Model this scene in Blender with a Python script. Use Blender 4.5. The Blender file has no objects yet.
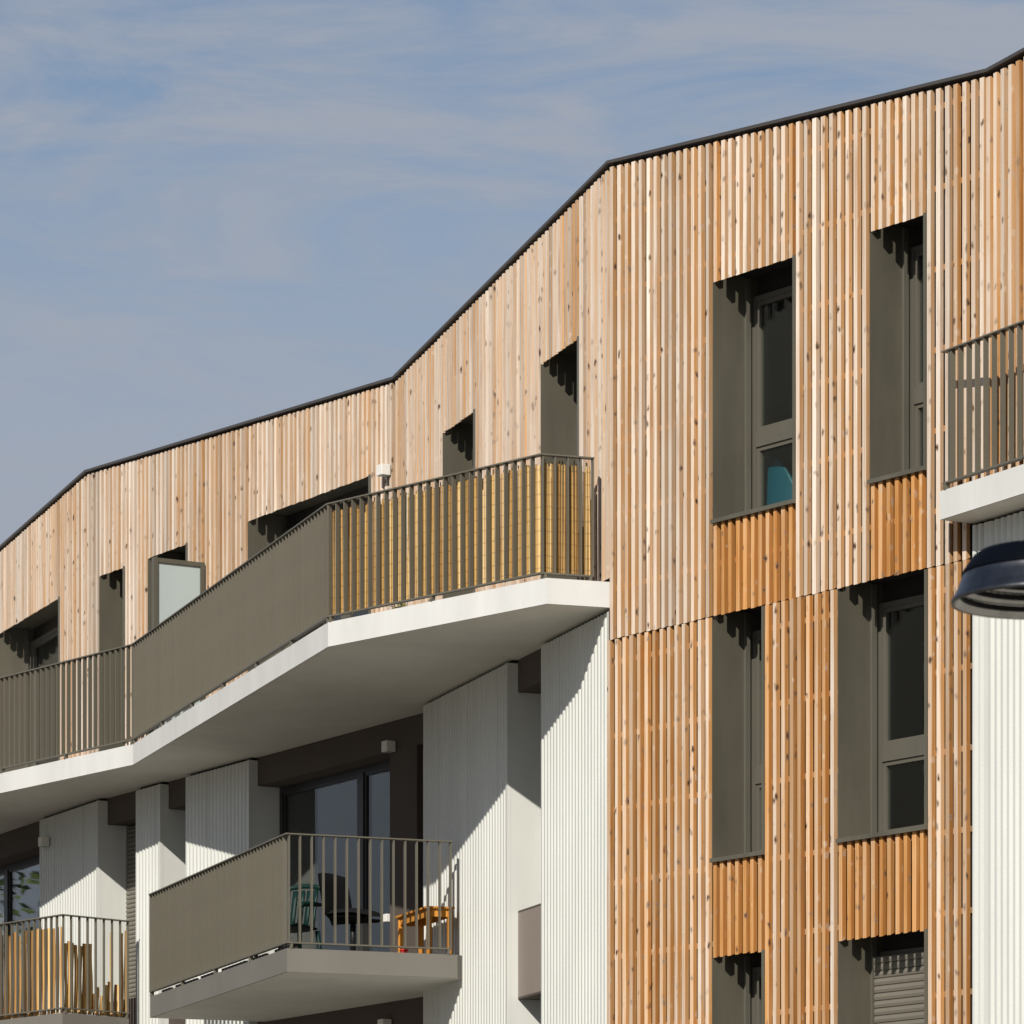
import bpy, math, random
from mathutils import Vector
random.seed(7)
R = random.Random(11)
SC = bpy.context.scene
COL = SC.collection
EYE = 1.6                    # eye height above the ground; all z below are measured from the eye unless said otherwise
F = 4400.0                   # focal length in picture widths of 1024
HOR = 1400.0                 # picture row of the horizon (the picture is a shifted telephoto view)

# ------------------------------------------------------------------ materials
def new_mat(name):
    m = bpy.data.materials.new(name); m.use_nodes = True
    nt = m.node_tree
    b = nt.nodes['Principled BSDF']
    return m, nt, b

def N(nt, t, **kw):
    n = nt.nodes.new(t)
    for k, v in kw.items(): setattr(n, k, v)
    return n

def paint(name, col, rough=0.5, var=0.12, scale=3.0, metallic=0.0, spec=0.5, bump=0.0, streak=True):
    m, nt, b = new_mat(name)
    tc = N(nt, 'ShaderNodeTexCoord')
    mp = N(nt, 'ShaderNodeMapping'); mp.inputs['Scale'].default_value = (1, 1, 0.25 if streak else 1)
    nz = N(nt, 'ShaderNodeTexNoise'); nz.inputs['Scale'].default_value = scale; nz.inputs['Detail'].default_value = 6; nz.inputs['Roughness'].default_value = 0.65
    nt.links.new(tc.outputs['Object'], mp.inputs['Vector']); nt.links.new(mp.outputs['Vector'], nz.inputs['Vector'])
    rp = N(nt, 'ShaderNodeValToRGB')
    rp.color_ramp.elements[0].position = 0.3; rp.color_ramp.elements[1].position = 0.7
    lo = [c * (1 - var) for c in col]; hi = [min(1, c * (1 + var)) for c in col]
    rp.color_ramp.elements[0].color = (*lo, 1); rp.color_ramp.elements[1].color = (*hi, 1)
    nt.links.new(nz.outputs['Fac'], rp.inputs['Fac']); nt.links.new(rp.outputs['Color'], b.inputs['Base Color'])
    b.inputs['Roughness'].default_value = rough; b.inputs['Metallic'].default_value = metallic
    b.inputs['Specular IOR Level'].default_value = spec
    if bump:
        bp = N(nt, 'ShaderNodeBump'); bp.inputs['Strength'].default_value = bump; bp.inputs['Distance'].default_value = 0.01
        n2 = N(nt, 'ShaderNodeTexNoise'); n2.inputs['Scale'].default_value = scale * 12; n2.inputs['Detail'].default_value = 3
        nt.links.new(tc.outputs['Object'], n2.inputs['Vector'])
        nt.links.new(n2.outputs['Fac'], bp.inputs['Height']); nt.links.new(bp.outputs['Normal'], b.inputs['Normal'])
    return m

def wood_mat(name, stops, knots=True):
    """larch slats: attribute slat = (tint random, offset random, weathering)"""
    m, nt, b = new_mat(name)
    L = nt.links.new
    at = N(nt, 'ShaderNodeAttribute'); at.attribute_name = 'slat'
    sp = N(nt, 'ShaderNodeSeparateColor'); L(at.outputs['Color'], sp.inputs['Color'])
    tc = N(nt, 'ShaderNodeTexCoord')
    off = N(nt, 'ShaderNodeVectorMath', operation='SCALE'); off.inputs[0].default_value = (31.7, 17.3, 53.1)
    L(sp.outputs['Green'], off.inputs['Scale'])
    pos = N(nt, 'ShaderNodeVectorMath', operation='ADD'); L(tc.outputs['Object'], pos.inputs[0]); L(off.outputs['Vector'], pos.inputs[1])
    # grain
    mp = N(nt, 'ShaderNodeMapping'); mp.inputs['Scale'].default_value = (55, 55, 1.3); L(pos.outputs['Vector'], mp.inputs['Vector'])
    gr = N(nt, 'ShaderNodeTexNoise'); gr.inputs['Scale'].default_value = 1.0; gr.inputs['Detail'].default_value = 5; gr.inputs['Roughness'].default_value = 0.6
    L(mp.outputs['Vector'], gr.inputs['Vector'])
    # blotches along the slat
    mp2 = N(nt, 'ShaderNodeMapping'); mp2.inputs['Scale'].default_value = (6, 6, 1.1); L(pos.outputs['Vector'], mp2.inputs['Vector'])
    bl = N(nt, 'ShaderNodeTexNoise'); bl.inputs['Scale'].default_value = 1.0; bl.inputs['Detail'].default_value = 4
    L(mp2.outputs['Vector'], bl.inputs['Vector'])
    # weathering value
    w = N(nt, 'ShaderNodeMath', operation='MULTIPLY_ADD'); L(bl.outputs['Fac'], w.inputs[0]); w.inputs[1].default_value = 0.5
    L(sp.outputs['Blue'], w.inputs[2])
    w1 = N(nt, 'ShaderNodeMath', operation='SUBTRACT'); L(w.outputs[0], w1.inputs[0]); w1.inputs[1].default_value = 0.25
    w2 = N(nt, 'ShaderNodeMath', operation='MULTIPLY_ADD'); L(gr.outputs['Fac'], w2.inputs[0]); w2.inputs[1].default_value = 0.8; L(w1.outputs[0], w2.inputs[2])
    w3 = N(nt, 'ShaderNodeMath', operation='SUBTRACT'); L(w2.outputs[0], w3.inputs[0]); w3.inputs[1].default_value = 0.40
    rp = N(nt, 'ShaderNodeValToRGB'); cr = rp.color_ramp
    while len(cr.elements) < len(stops): cr.elements.new(0.5)
    for e, (p, c) in zip(cr.elements, stops): e.position = p; e.color = (*c, 1)
    L(w3.outputs[0], rp.inputs['Fac'])
    # tint per slat
    t1 = N(nt, 'ShaderNodeMapRange'); t1.inputs['To Min'].default_value = 0.66; t1.inputs['To Max'].default_value = 1.17
    L(sp.outputs['Red'], t1.inputs['Value'])
    mul = N(nt, 'ShaderNodeMix', data_type='RGBA', blend_type='MULTIPLY'); mul.inputs['Factor'].default_value = 1
    L(rp.outputs['Color'], mul.inputs['A']); L(t1.outputs['Result'], mul.inputs['B'])
    col = mul.outputs['Result']
    # dark resin streaks
    mp4 = N(nt, 'ShaderNodeMapping'); mp4.inputs['Scale'].default_value = (22, 22, 0.9); L(pos.outputs['Vector'], mp4.inputs['Vector'])
    st = N(nt, 'ShaderNodeTexNoise'); st.inputs['Scale'].default_value = 1; st.inputs['Detail'].default_value = 3; L(mp4.outputs['Vector'], st.inputs['Vector'])
    sr = N(nt, 'ShaderNodeMapRange'); sr.inputs['From Min'].default_value = 0.58; sr.inputs['From Max'].default_value = 0.78; sr.inputs['To Max'].default_value = 0.6
    L(st.outputs['Fac'], sr.inputs['Value'])
    mx = N(nt, 'ShaderNodeMix', data_type='RGBA'); L(sr.outputs['Result'], mx.inputs['Factor']); L(col, mx.inputs['A']); mx.inputs['B'].default_value = (0.25, 0.115, 0.045, 1)
    col = mx.outputs['Result']
    if knots:
        mp3 = N(nt, 'ShaderNodeMapping'); mp3.inputs['Scale'].default_value = (13, 13, 7.5); L(pos.outputs['Vector'], mp3.inputs['Vector'])
        vo = N(nt, 'ShaderNodeTexVoronoi'); vo.inputs['Scale'].default_value = 1; vo.inputs['Randomness'].default_value = 1
        dn = N(nt, 'ShaderNodeTexNoise'); dn.inputs['Scale'].default_value = 1.7; L(mp3.outputs['Vector'], dn.inputs['Vector'])
        dv = N(nt, 'ShaderNodeVectorMath', operation='MULTIPLY_ADD'); L(dn.outputs['Color'], dv.inputs[0]); dv.inputs[1].default_value = (0.55, 0.55, 0.55); L(mp3.outputs['Vector'], dv.inputs[2]); L(dv.outputs['Vector'], vo.inputs['Vector'])
        k1 = N(nt, 'ShaderNodeMapRange'); k1.inputs['From Min'].default_value = 0.07; k1.inputs['From Max'].default_value = 0.30
        k1.inputs['To Min'].default_value = 1.3; k1.inputs['To Max'].default_value = 0.0; L(vo.outputs['Distance'], k1.inputs['Value'])
        # only part of the cells carry a dark knot
        ks = N(nt, 'ShaderNodeSeparateColor'); L(vo.outputs['Color'], ks.inputs['Color']); kr = N(nt, 'ShaderNodeMapRange'); kr.inputs['From Min'].default_value = 0.30; L(ks.outputs['Red'], kr.inputs['Value'])
        kt = N(nt, 'ShaderNodeMath', operation='MULTIPLY', use_clamp=True); L(k1.outputs['Result'], kt.inputs[0]); L(kr.outputs['Result'], kt.inputs[1])
        kn = N(nt, 'ShaderNodeMix', data_type='RGBA'); L(kt.outputs[0], kn.inputs['Factor']); L(col, kn.inputs['A']); kn.inputs['B'].default_value = (0.085, 0.042, 0.022, 1)
        # pale ring of dried resin above some knots
        k2 = N(nt, 'ShaderNodeMapRange'); k2.inputs['From Min'].default_value = 0.16; k2.inputs['From Max'].default_value = 0.26
        k2.inputs['To Min'].default_value = 0.45; k2.inputs['To Max'].default_value = 0.0; L(vo.outputs['Distance'], k2.inputs['Value'])
        k3 = N(nt, 'ShaderNodeMath', operation='MULTIPLY', use_clamp=True); L(k2.outputs['Result'], k3.inputs[0]); L(ks.outputs['Green'], k3.inputs[1])
        k4 = N(nt, 'ShaderNodeMix', data_type='RGBA'); L(k3.outputs[0], k4.inputs['Factor']); L(col, k4.inputs['A']); k4.inputs['B'].default_value = (0.72, 0.60, 0.47, 1)
        L(k4.outputs['Result'], kn.inputs['A'])
        col = kn.outputs['Result']
    L(col, b.inputs['Base Color'])
    b.inputs['Roughness'].default_value = 0.75; b.inputs['Specular IOR Level'].default_value = 0.25
    bp = N(nt, 'ShaderNodeBump'); bp.inputs['Strength'].default_value = 0.35; bp.inputs['Distance'].default_value = 0.004
    L(gr.outputs['Fac'], bp.inputs['Height']); L(bp.outputs['Normal'], b.inputs['Normal'])
    return m

def glass_mat(name, tint=0.8, boost=1.0):
    m, nt, b = new_mat(name); L = nt.links.new
    nt.nodes.remove(b); out = nt.nodes['Material Output']
    tr = N(nt, 'ShaderNodeBsdfTransparent'); tr.inputs['Color'].default_value = (tint * 0.93, tint, tint * 0.97, 1)
    gl = N(nt, 'ShaderNodeBsdfGlossy'); gl.inputs['Roughness'].default_value = 0.012; gl.inputs['Color'].default_value = (boost, boost, boost, 1)
    lw = N(nt, 'ShaderNodeLayerWeight'); lw.inputs['Blend'].default_value = 0.5
    pw = N(nt, 'ShaderNodeMath', operation='POWER'); L(lw.outputs['Facing'], pw.inputs[0]); pw.inputs[1].default_value = 5
    fr = N(nt, 'ShaderNodeMath', operation='MULTIPLY_ADD'); L(pw.outputs[0], fr.inputs[0]); fr.inputs[1].default_value = 0.96; fr.inputs[2].default_value = 0.04
    tc = N(nt, 'ShaderNodeTexCoord'); nz = N(nt, 'ShaderNodeTexNoise'); nz.inputs['Scale'].default_value = 0.9; nz.inputs['Detail'].default_value = 1
    L(tc.outputs['Object'], nz.inputs['Vector'])
    bp = N(nt, 'ShaderNodeBump'); bp.inputs['Strength'].default_value = 0.05; bp.inputs['Distance'].default_value = 0.05; L(nz.outputs['Fac'], bp.inputs['Height'])
    L(bp.outputs['Normal'], gl.inputs['Normal'])
    ml = N(nt, 'ShaderNodeMath', operation='MULTIPLY'); ml.use_clamp = True; L(fr.outputs[0], ml.inputs[0]); ml.inputs[1].default_value = 1.45
    mx = N(nt, 'ShaderNodeMixShader'); L(ml.outputs[0], mx.inputs['Fac']); L(tr.outputs[0], mx.inputs[1]); L(gl.outputs[0], mx.inputs[2])
    L(mx.outputs[0], out.inputs['Surface'])
    return m

WOOD = wood_mat('weathered_larch', [(0.0, (0.43, 0.175, 0.042)), (0.22, (0.54, 0.275, 0.095)), (0.48, (0.56, 0.365, 0.215)), (0.70, (0.595, 0.468, 0.358)), (1.0, (0.74, 0.645, 0.545))])
BENCHW = wood_mat('orange_pine', [(0.0, (0.50, 0.18, 0.02)), (1.0, (0.70, 0.33, 0.06))], knots=False)
REED = wood_mat('yellow_reed', [(0.0, (0.20, 0.10, 0.03)), (0.4, (0.46, 0.27, 0.08)), (0.7, (0.60, 0.385, 0.13)), (1.0, (0.72, 0.53, 0.26))], knots=False)
BARK = wood_mat('brown_bark', [(0.0, (0.24, 0.11, 0.03)), (0.5, (0.56, 0.32, 0.10)), (1.0, (0.80, 0.56, 0.25))], knots=False)
WHITE = paint('white_corrugated_metal', (0.58, 0.59, 0.55), 0.27, 0.07, 1.6)
WHITEF = paint('white_fascia_render', (0.61, 0.61, 0.585), 0.7, 0.08, 2.2, bump=0.1)
SOFFIT = paint('pale_soffit_render', (0.66, 0.64, 0.58), 0.85, 0.09, 0.9, bump=0.1, streak=False)
METAL = paint('grey_brown_coated_metal', (0.094, 0.087, 0.064), 0.38, 0.22, 1.7)
RAILM = paint('grey_brown_railing_metal', (0.122, 0.111, 0.083), 0.45, 0.10, 4)
COPE = paint('dark_coping_metal', (0.055, 0.050, 0.046), 0.45, 0.1, 2)
FASCIA = paint('grey_slab_edge', (0.165, 0.152, 0.13), 0.6, 0.07, 2.0)
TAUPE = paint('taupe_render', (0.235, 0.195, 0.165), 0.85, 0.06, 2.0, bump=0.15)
TAUPE_SHADE = paint('shaded_taupe_render', (0.075, 0.058, 0.047), 0.85, 0.06, 2.0, bump=0.15)  # darker copy of the taupe render, its shade put into the colour
BLACK = paint('black_membrane_and_shade', (0.012, 0.011, 0.010), 0.9, 0.2, 2)  # membrane and joints; also blackens the shaded window heads
FRAME = paint('dark_window_frame', (0.10, 0.092, 0.073), 0.42, 0.06, 4)
FRAMEB = paint('black_window_frame', (0.022, 0.021, 0.019), 0.4, 0.06, 4)
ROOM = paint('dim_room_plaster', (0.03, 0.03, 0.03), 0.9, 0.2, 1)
GLASS = glass_mat('window_glass')
FROST = paint('frosted_glass', (0.40, 0.46, 0.45), 0.25, 0.03, 1.5)
SHUT = paint('grey_shutter_slats', (0.155, 0.142, 0.115), 0.5, 0.06, 4)
LAMPW = paint('white_lamp_plastic', (0.72, 0.70, 0.65), 0.4, 0.03, 5)
NAVY = paint('dark_navy_lamp_metal', (0.0025, 0.0035, 0.006), 0.5, 0.15, 5, spec=0.03)
BANDM = paint('polished_dark_band', (0.13, 0.132, 0.14), 0.36, 0.4, 14, metallic=1.0)
CHROME = paint('polished_reflector', (0.86, 0.85, 0.82), 0.07, 0.12, 40, metallic=1.0)
BLKF = paint('black_fabric', (0.009, 0.009, 0.010), 0.85, 0.2, 30, bump=0.3, spec=0.12)
BLKP = paint('black_plastic', (0.010, 0.010, 0.010), 0.5, 0.2, 10, spec=0.25)
GREENP = paint('dark_green_plastic', (0.004, 0.021, 0.018), 0.5, 0.1, 6, spec=0.2)
TEAL = paint('teal_plastic', (0.006, 0.135, 0.205), 0.4, 0.1, 3)
REDP = paint('red_plastic', (0.5, 0.02, 0.015), 0.4, 0.1, 10)
LEAF = paint('plant_leaf', (0.09, 0.13, 0.03), 0.6, 0.4, 20)
CLAY = paint('clay_pot', (0.35, 0.14, 0.07), 0.8, 0.1, 10)
STEEL = paint('thin_wire', (0.16, 0.12, 0.07), 0.5, 0.1, 10)
GROUND = paint('pale_paving', (0.19, 0.175, 0.145), 0.9, 0.15, 0.3, bump=0.2, streak=False)
ROOFM = paint('grey_roof_membrane', (0.14, 0.14, 0.14), 0.9, 0.1, 0.5, streak=False)
BUILD = paint('rear_grey_render', (0.35, 0.34, 0.31), 0.9, 0.08, 0.5)

# ------------------------------------------------------------------ mesh collecting
class MB:
    def __init__(s): s.v = []; s.f = []; s.a = []; s.sm = []
    def quad(s, *pts, a=None, smooth=False):
        i = len(s.v); s.v += [tuple(p) for p in pts]; s.f.append(tuple(range(i, i + len(pts)))); s.a.append(a or (0.5, 0.5, 0.5)); s.sm.append(smooth)
    def grid(s, rows, a=None, smooth=True, close=False):
        """rows of points, shared vertices"""
        i = len(s.v); n = len(rows[0])
        for r in rows: s.v += [tuple(p) for p in r]
        for k in range(len(rows) - 1):
            for j in range(n if close else n - 1):
                j2 = (j + 1) % n
                s.f.append((i + k * n + j, i + k * n + j2, i + (k + 1) * n + j2, i + (k + 1) * n + j)); s.a.append(a or (0.5, 0.5, 0.5)); s.sm.append(smooth)
    def hexa(s, p, a=None):
        """8 points: 0-3 bottom loop, 4-7 top loop"""
        i = len(s.v); s.v += [tuple(q) for q in p]
        for f in ((3, 2, 1, 0), (4, 5, 6, 7), (0, 1, 5, 4), (1, 2, 6, 5), (2, 3, 7, 6), (3, 0, 4, 7)):
            s.f.append(tuple(i + k for k in f)); s.a.append(a or (0.5, 0.5, 0.5)); s.sm.append(False)
    def tube(s, pts, r, n=8, a=None):
        pts = [Vector(p) for p in pts]; rows = []
        rr = r if isinstance(r, (list, tuple)) else [r] * len(pts)
        for k, p in enumerate(pts):
            t = (pts[min(k + 1, len(pts) - 1)] - pts[max(k - 1, 0)]).normalized()
            x = t.cross(Vector((0.13, 0.31, 0.94)));
            if x.length < 1e-3: x = t.cross(Vector((1, 0, 0)))
            x.normalize(); y = t.cross(x)
            rows.append([p + (x * math.cos(q) + y * math.sin(q)) * rr[k] for q in [2 * math.pi * j / n for j in range(n)]])
        s.grid(rows, a=a, close=True)
        s.quad(*rows[0][::-1], a=a); s.quad(*rows[-1], a=a)
    def lathe(s, c, prof, n=64, smooth=True):
        rows = [[(c[0] + r * math.cos(2 * math.pi * j / n), c[1] + r * math.sin(2 * math.pi * j / n), c[2] + z) for j in range(n)] for r, z in prof]
        for k in range(len(rows) - 1): s.grid([rows[k], rows[k + 1]], close=True, smooth=smooth)
    def build(s, name, mat, parent=None, bevel=0.0, z_is_eye=True, fix=True):
        """points are world x, y and z above the eye; linked as ONE mesh object"""
        o0 = WORLD_LOC.get(parent.name, Vector((0, 0, 0))) if parent else Vector((0, 0, 0))
        dz = EYE if z_is_eye else 0
        vs = [(x - o0.x, y - o0.y, z + dz - o0.z) for x, y, z in s.v]
        me = bpy.data.meshes.new(name); me.from_pydata(vs, [], s.f)
        at = me.attributes.new('slat', 'FLOAT_COLOR', 'FACE')
        flat = []
        for a in s.a: flat += [a[0], a[1], a[2], 1]
        at.data.foreach_set('color', flat)
        me.polygons.foreach_set('use_smooth', s.sm)
        me.materials.append(mat); me.update()
        o = bpy.data.objects.new(name, me); COL.objects.link(o)
        if parent: o.parent = parent
        WORLD_LOC[o.name] = o0.copy()
        if fix:
            import bmesh
            b = bmesh.new(); b.from_mesh(me); bmesh.ops.remove_doubles(b, verts=b.verts, dist=1e-5)
            bmesh.ops.recalc_face_normals(b, faces=b.faces); b.to_mesh(me); b.free()
        if bevel:
            md = o.modifiers.new('edge', 'BEVEL'); md.width = bevel; md.segments = 2; md.limit_method = 'ANGLE'
        return o
WORLD_LOC = {}

def tag(o, label=None, cat=None, group=None, kind=None):
    if label: o['label'] = label
    if cat: o['category'] = cat
    if group: o['group'] = group
    if kind: o['kind'] = kind
    return o
def thing(name, x, y, z, label, cat, group=None):
    """an Empty at the thing's base, z above the eye"""
    o = bpy.data.objects.new(name, None); COL.objects.link(o); o.location = (x, y, z + EYE); o.empty_display_size = 0.2
    WORLD_LOC[o.name] = Vector((x, y, z + EYE))
    return tag(o, label, cat, group)

# ------------------------------------------------------------------ the plan: wall planes
class Plane:
    def __init__(s, p0, p1):
        s.p0 = Vector(p0); d = Vector(p1) - s.p0; s.len = d.length; s.u = d.normalized(); s.n = Vector((s.u.y, -s.u.x))   # n points out of the wall
    def P(s, u, d, z):
        q = s.p0 + s.u * u + s.n * d; return Vector((q.x, q.y, z))
    def at(s, x, d=0.0):
        """distance along the wall of a picture column"""
        k = (x - 512) / F; o = s.p0 + s.n * d
        return (k * o.y - o.x) / (s.u.x - k * s.u.y)
    def box(s, mb, u0, u1, d0, d1, z0, z1, a=None):
        mb.hexa([s.P(u0, d0, z0), s.P(u1, d0, z0), s.P(u1, d1, z0), s.P(u0, d1, z0), s.P(u0, d0, z1), s.P(u1, d0, z1), s.P(u1, d1, z1), s.P(u0, d1, z1)], a)
def PX(x, s): return ((x - 512) / s, F / s)
C1 = PX(609, 116.9); A2 = PX(988, 130.06); V1 = PX(394, 100.66); P1 = PX(86, 88.3); B0 = PX(-60, 78.8)
E3 = (A2[0] + 0.4707 * 6, A2[1] - 0.8823 * 6)
WA = Plane(C1, A2); WB = Plane(V1, C1); WA2 = Plane(P1, V1); WB2 = Plane(B0, P1); WC = Plane(A2, E3)
WF = Plane(PX(-60, 80.9), PX(98, 88.84))          # lower storeys left of the left fold
ROOF = {'B0': 10.15, 'P1': 10.53, 'V1': 10.165, 'C1': 10.60, 'A2': 10.235, 'E3': 10.5}
GR = -EYE
HEADS = (9.27, 6.48, 3.67); SILLS = (7.29, 4.48, 1.68)
FL = (7.0, 4.2, 1.4)

bld = thing('apartment_building', C1[0], C1[1], GR, 'zigzag apartment block clad in vertical larch slats above white corrugated metal walls', 'building')

# ------------------------------------------------------------------ slat cladding
PITCH = 0.100
def slats(name, pl, u0, u1, z0, rz0, rz1, holes=(), joints=(), fresh=(), age=0.62, low_age=None, shift=0.03, low_shift=0.0, side=0.22):
    """vertical slats; holes (u0,u1,z0,z1) are left free; slats are cut at the joints; fresh = sheltered, unbleached zones"""
    mb = MB(); bt = mb; mm = MB()
    for band in range(len(joints) + 1):
        lo0 = z0 if band == 0 else joints[band - 1] + 0.001
        hi0 = joints[band] - 0.001 if band < len(joints) else None
        sh = (low_shift if band < len(joints) else shift)
        # the slats are set out between the window edges of their own band
        brk = [u0 + sh, u1]
        for h in holes:
            if h[1] < u1 and h[3] > lo0 + 0.1 and (hi0 is None or h[2] < hi0 - 0.1):
                for q in h[:2]:
                    if u0 + sh + 0.06 < q < u1 - 0.06 and all(abs(q - z) > 0.03 for z in brk): brk.append(q)
        brk.sort(); cells = []
        for p, q in zip(brk[:-1], brk[1:]):
            k = max(1, round((q - p) / PITCH)); cells += [p + (q - p) * i / k + 0.004 for i in range(k)]
        for uc in cells:
            lo, hi = lo0, hi0
            uc += R.uniform(0, 0.006)
            w = 0.045 + R.uniform(-0.003, 0.003); dd = R.uniform(-0.004, 0.003)
            ztop = rz0 + (rz1 - rz0) * (uc / pl.len) - 0.058
            if hi is None: hi = ztop
            spans = [(lo, hi)]
            for (a, b, c, d) in holes:
                if uc + w * 0.6 > a and uc + w * 0.4 < b:
                    ns = []
                    for (p, q) in spans:
                        if d <= p or c >= q: ns.append((p, q)); continue
                        if c > p: ns.append((p, c))
                        if d < q: ns.append((d, q))
                    spans = ns
            for (p, q) in spans:
                if q - p < 0.05: continue
                tint = min(1, max(0, R.gauss(0.60, 0.22))); offr = R.random()
                ag = age if (low_age is None or band == len(joints)) else low_age
                ag += R.gauss(0, 0.12)
                for (a, b, c, d) in fresh:
                    if a - 0.03 < uc < b - 0.0 and p >= c - 0.06 and q <= d + 0.06: ag = 0.22 + R.uniform(-0.12, 0.16); tint = R.uniform(0.35, 0.95)
                q2 = q + R.uniform(-0.003, 0.003); p2 = p + R.uniform(-0.004, 0.004)
                sl = 0.018
                f0, f1 = dd, -0.040
                tw = R.uniform(-0.003, 0.003)
                bl, br = pl.P(uc, f0, p2), pl.P(uc + w, f0 + tw, p2)
                tl, tr_ = pl.P(uc, f0, q2), pl.P(uc + w, f0 + tw, q2)
                kbl, kbr = pl.P(uc, f1, p2 + sl), pl.P(uc + w, f1, p2 + sl)
                ktl, ktr = pl.P(uc, f1, q2 + sl * 0.3), pl.P(uc + w, f1, q2 + sl * 0.3)
                fr = (tint, offr, min(1, max(0, ag))); sd = (tint * 0.92, offr, min(1, max(0, ag - side)))
                mb.quad(bl, br, tr_, tl, a=fr); mb.quad(br, kbr, ktr, tr_, a=sd); mb.quad(kbl, bl, tl, ktl, a=sd)
                mb.quad(kbl, kbr, br, bl, a=fr); mb.quad(tl, tr_, ktr, ktl, a=fr)
    # horizontal battens and the black membrane behind, with the openings left free (a little higher than the slat ends)
    hs = [(a, b, c, d + 0.10) for (a, b, c, d) in holes]
    cuts = sorted(set([u0, u1] + [x for h in hs for x in h[:2] if u0 < x < u1]))
    for a, b in zip(cuts[:-1], cuts[1:]):
        if b - a < 1e-4: continue
        m = (a + b) / 2
        za = rz0 + (rz1 - rz0) * (a / pl.len) - 0.03; zb = rz0 + (rz1 - rz0) * (b / pl.len) - 0.03
        blk = sorted([(h[2], h[3]) for h in hs if h[0] < m < h[1]])
        lo = z0
        for (c, d) in blk + [(None, None)]:
            if c is None: mm.hexa([pl.P(a, -0.10, lo), pl.P(b, -0.10, lo), pl.P(b, -0.068, lo), pl.P(a, -0.068, lo), pl.P(a, -0.10, za), pl.P(b, -0.10, zb), pl.P(b, -0.068, zb), pl.P(a, -0.068, za)])
            else:
                if c > lo: pl.box(mm, a, b, -0.10, -0.068, lo, c)
                lo = d
        z = z0 + 0.28
        while z < min(za, zb) - 0.1:
            if b - a > 0.12 and not any(c - 0.06 < z < d + 0.06 for c, d in blk): pl.box(bt, a + 0.025, b - 0.05, -0.066, -0.043, z, z + 0.045, a=(0.0, 0.3 + 0.1 * (z % 1), 0.25 if z > 6.5 else 0.45))
            z += 0.63
    o = mb.build('timber_cladding', WOOD, bld, fix=False)
    mm.build('membrane', BLACK, o)
    if name: o['label'] = name
    return o

# ------------------------------------------------------------------ windows
def glazing(pl, u0, u1, z0, z1, d, parent, mull=(), transom=None, fm=FRAME, fw=0.06, interior=True):
    fb = MB()
    bars = [u0] + [x for x in mull] + [u1]
    pl.box(fb, u0, u1, d - 0.07, d, z0, z0 + fw); pl.box(fb, u0, u1, d - 0.07, d, z1 - fw, z1)
    pl.box(fb, u0, u0 + fw, d - 0.07, d, z0 + fw, z1 - fw); pl.box(fb, u1 - fw, u1, d - 0.07, d, z0 + fw, z1 - fw)
    for m in mull: pl.box(fb, m - fw, m + fw, d - 0.07, d + 0.004, z0 + fw, z1 - fw)
    edges = [u0 + fw] + [x for m in mull for x in (m - fw, m + fw)] + [u1 - fw]
    panes = []
    for k in range(0, len(edges), 2):
        a, b = edges[k], edges[k + 1]
        if transom:
            t0, t1 = transom
            pl.box(fb, a, b, d - 0.07, d + 0.003, t0, t1)
            panes += [(a, b, z0 + fw, t0), (a, b, t1, z1 - fw)]
        else: panes.append((a, b, z0 + fw, z1 - fw))
    # inner sash of each pane
    for (a, b, c, e) in panes:
        s = 0.035
        if b - a < 0.2: continue
        sb = MB(); pl.box(sb, a, b, d - 0.06, d - 0.012, c, c + s); pl.box(sb, a, b, d - 0.06, d - 0.012, e - s, e)
        pl.box(sb, a, a + s, d - 0.06, d - 0.012, c + s, e - s); pl.box(sb, b - s, b, d - 0.06, d - 0.012, c + s, e - s); sb.build('sash', fm, parent)
    fr = fb.build('frame', fm, parent)
    for (a, b, c, e) in panes:
        g = MB(); pl.box(g, a + 0.001, b - 0.001, d - 0.046, d - 0.030, c + 0.001, e - 0.001); g.build('pane', GLASS, parent)
    return fr

def shutter(pl, u0, u1, z0, z1, d, parent, pitch=0.06):
    g = MB(); rows = []
    z = z0
    while z < z1 - 1e-3:
        h = min(pitch, z1 - z)
        for q, dd in ((0.0, -0.004), (0.12, 0.006), (0.5, 0.012), (0.88, 0.006), (0.99, -0.004)):
            rows.append([pl.P(u0, d + dd, z + q * h), pl.P(u1, d + dd, z + q * h)])
        z += h
    g.grid(rows, smooth=False)
    pl.box(g, u0, u1, d - 0.02, d - 0.006, z0, z1)
    return g.build('roller_shutter', SHUT, parent, fix=False)

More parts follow.
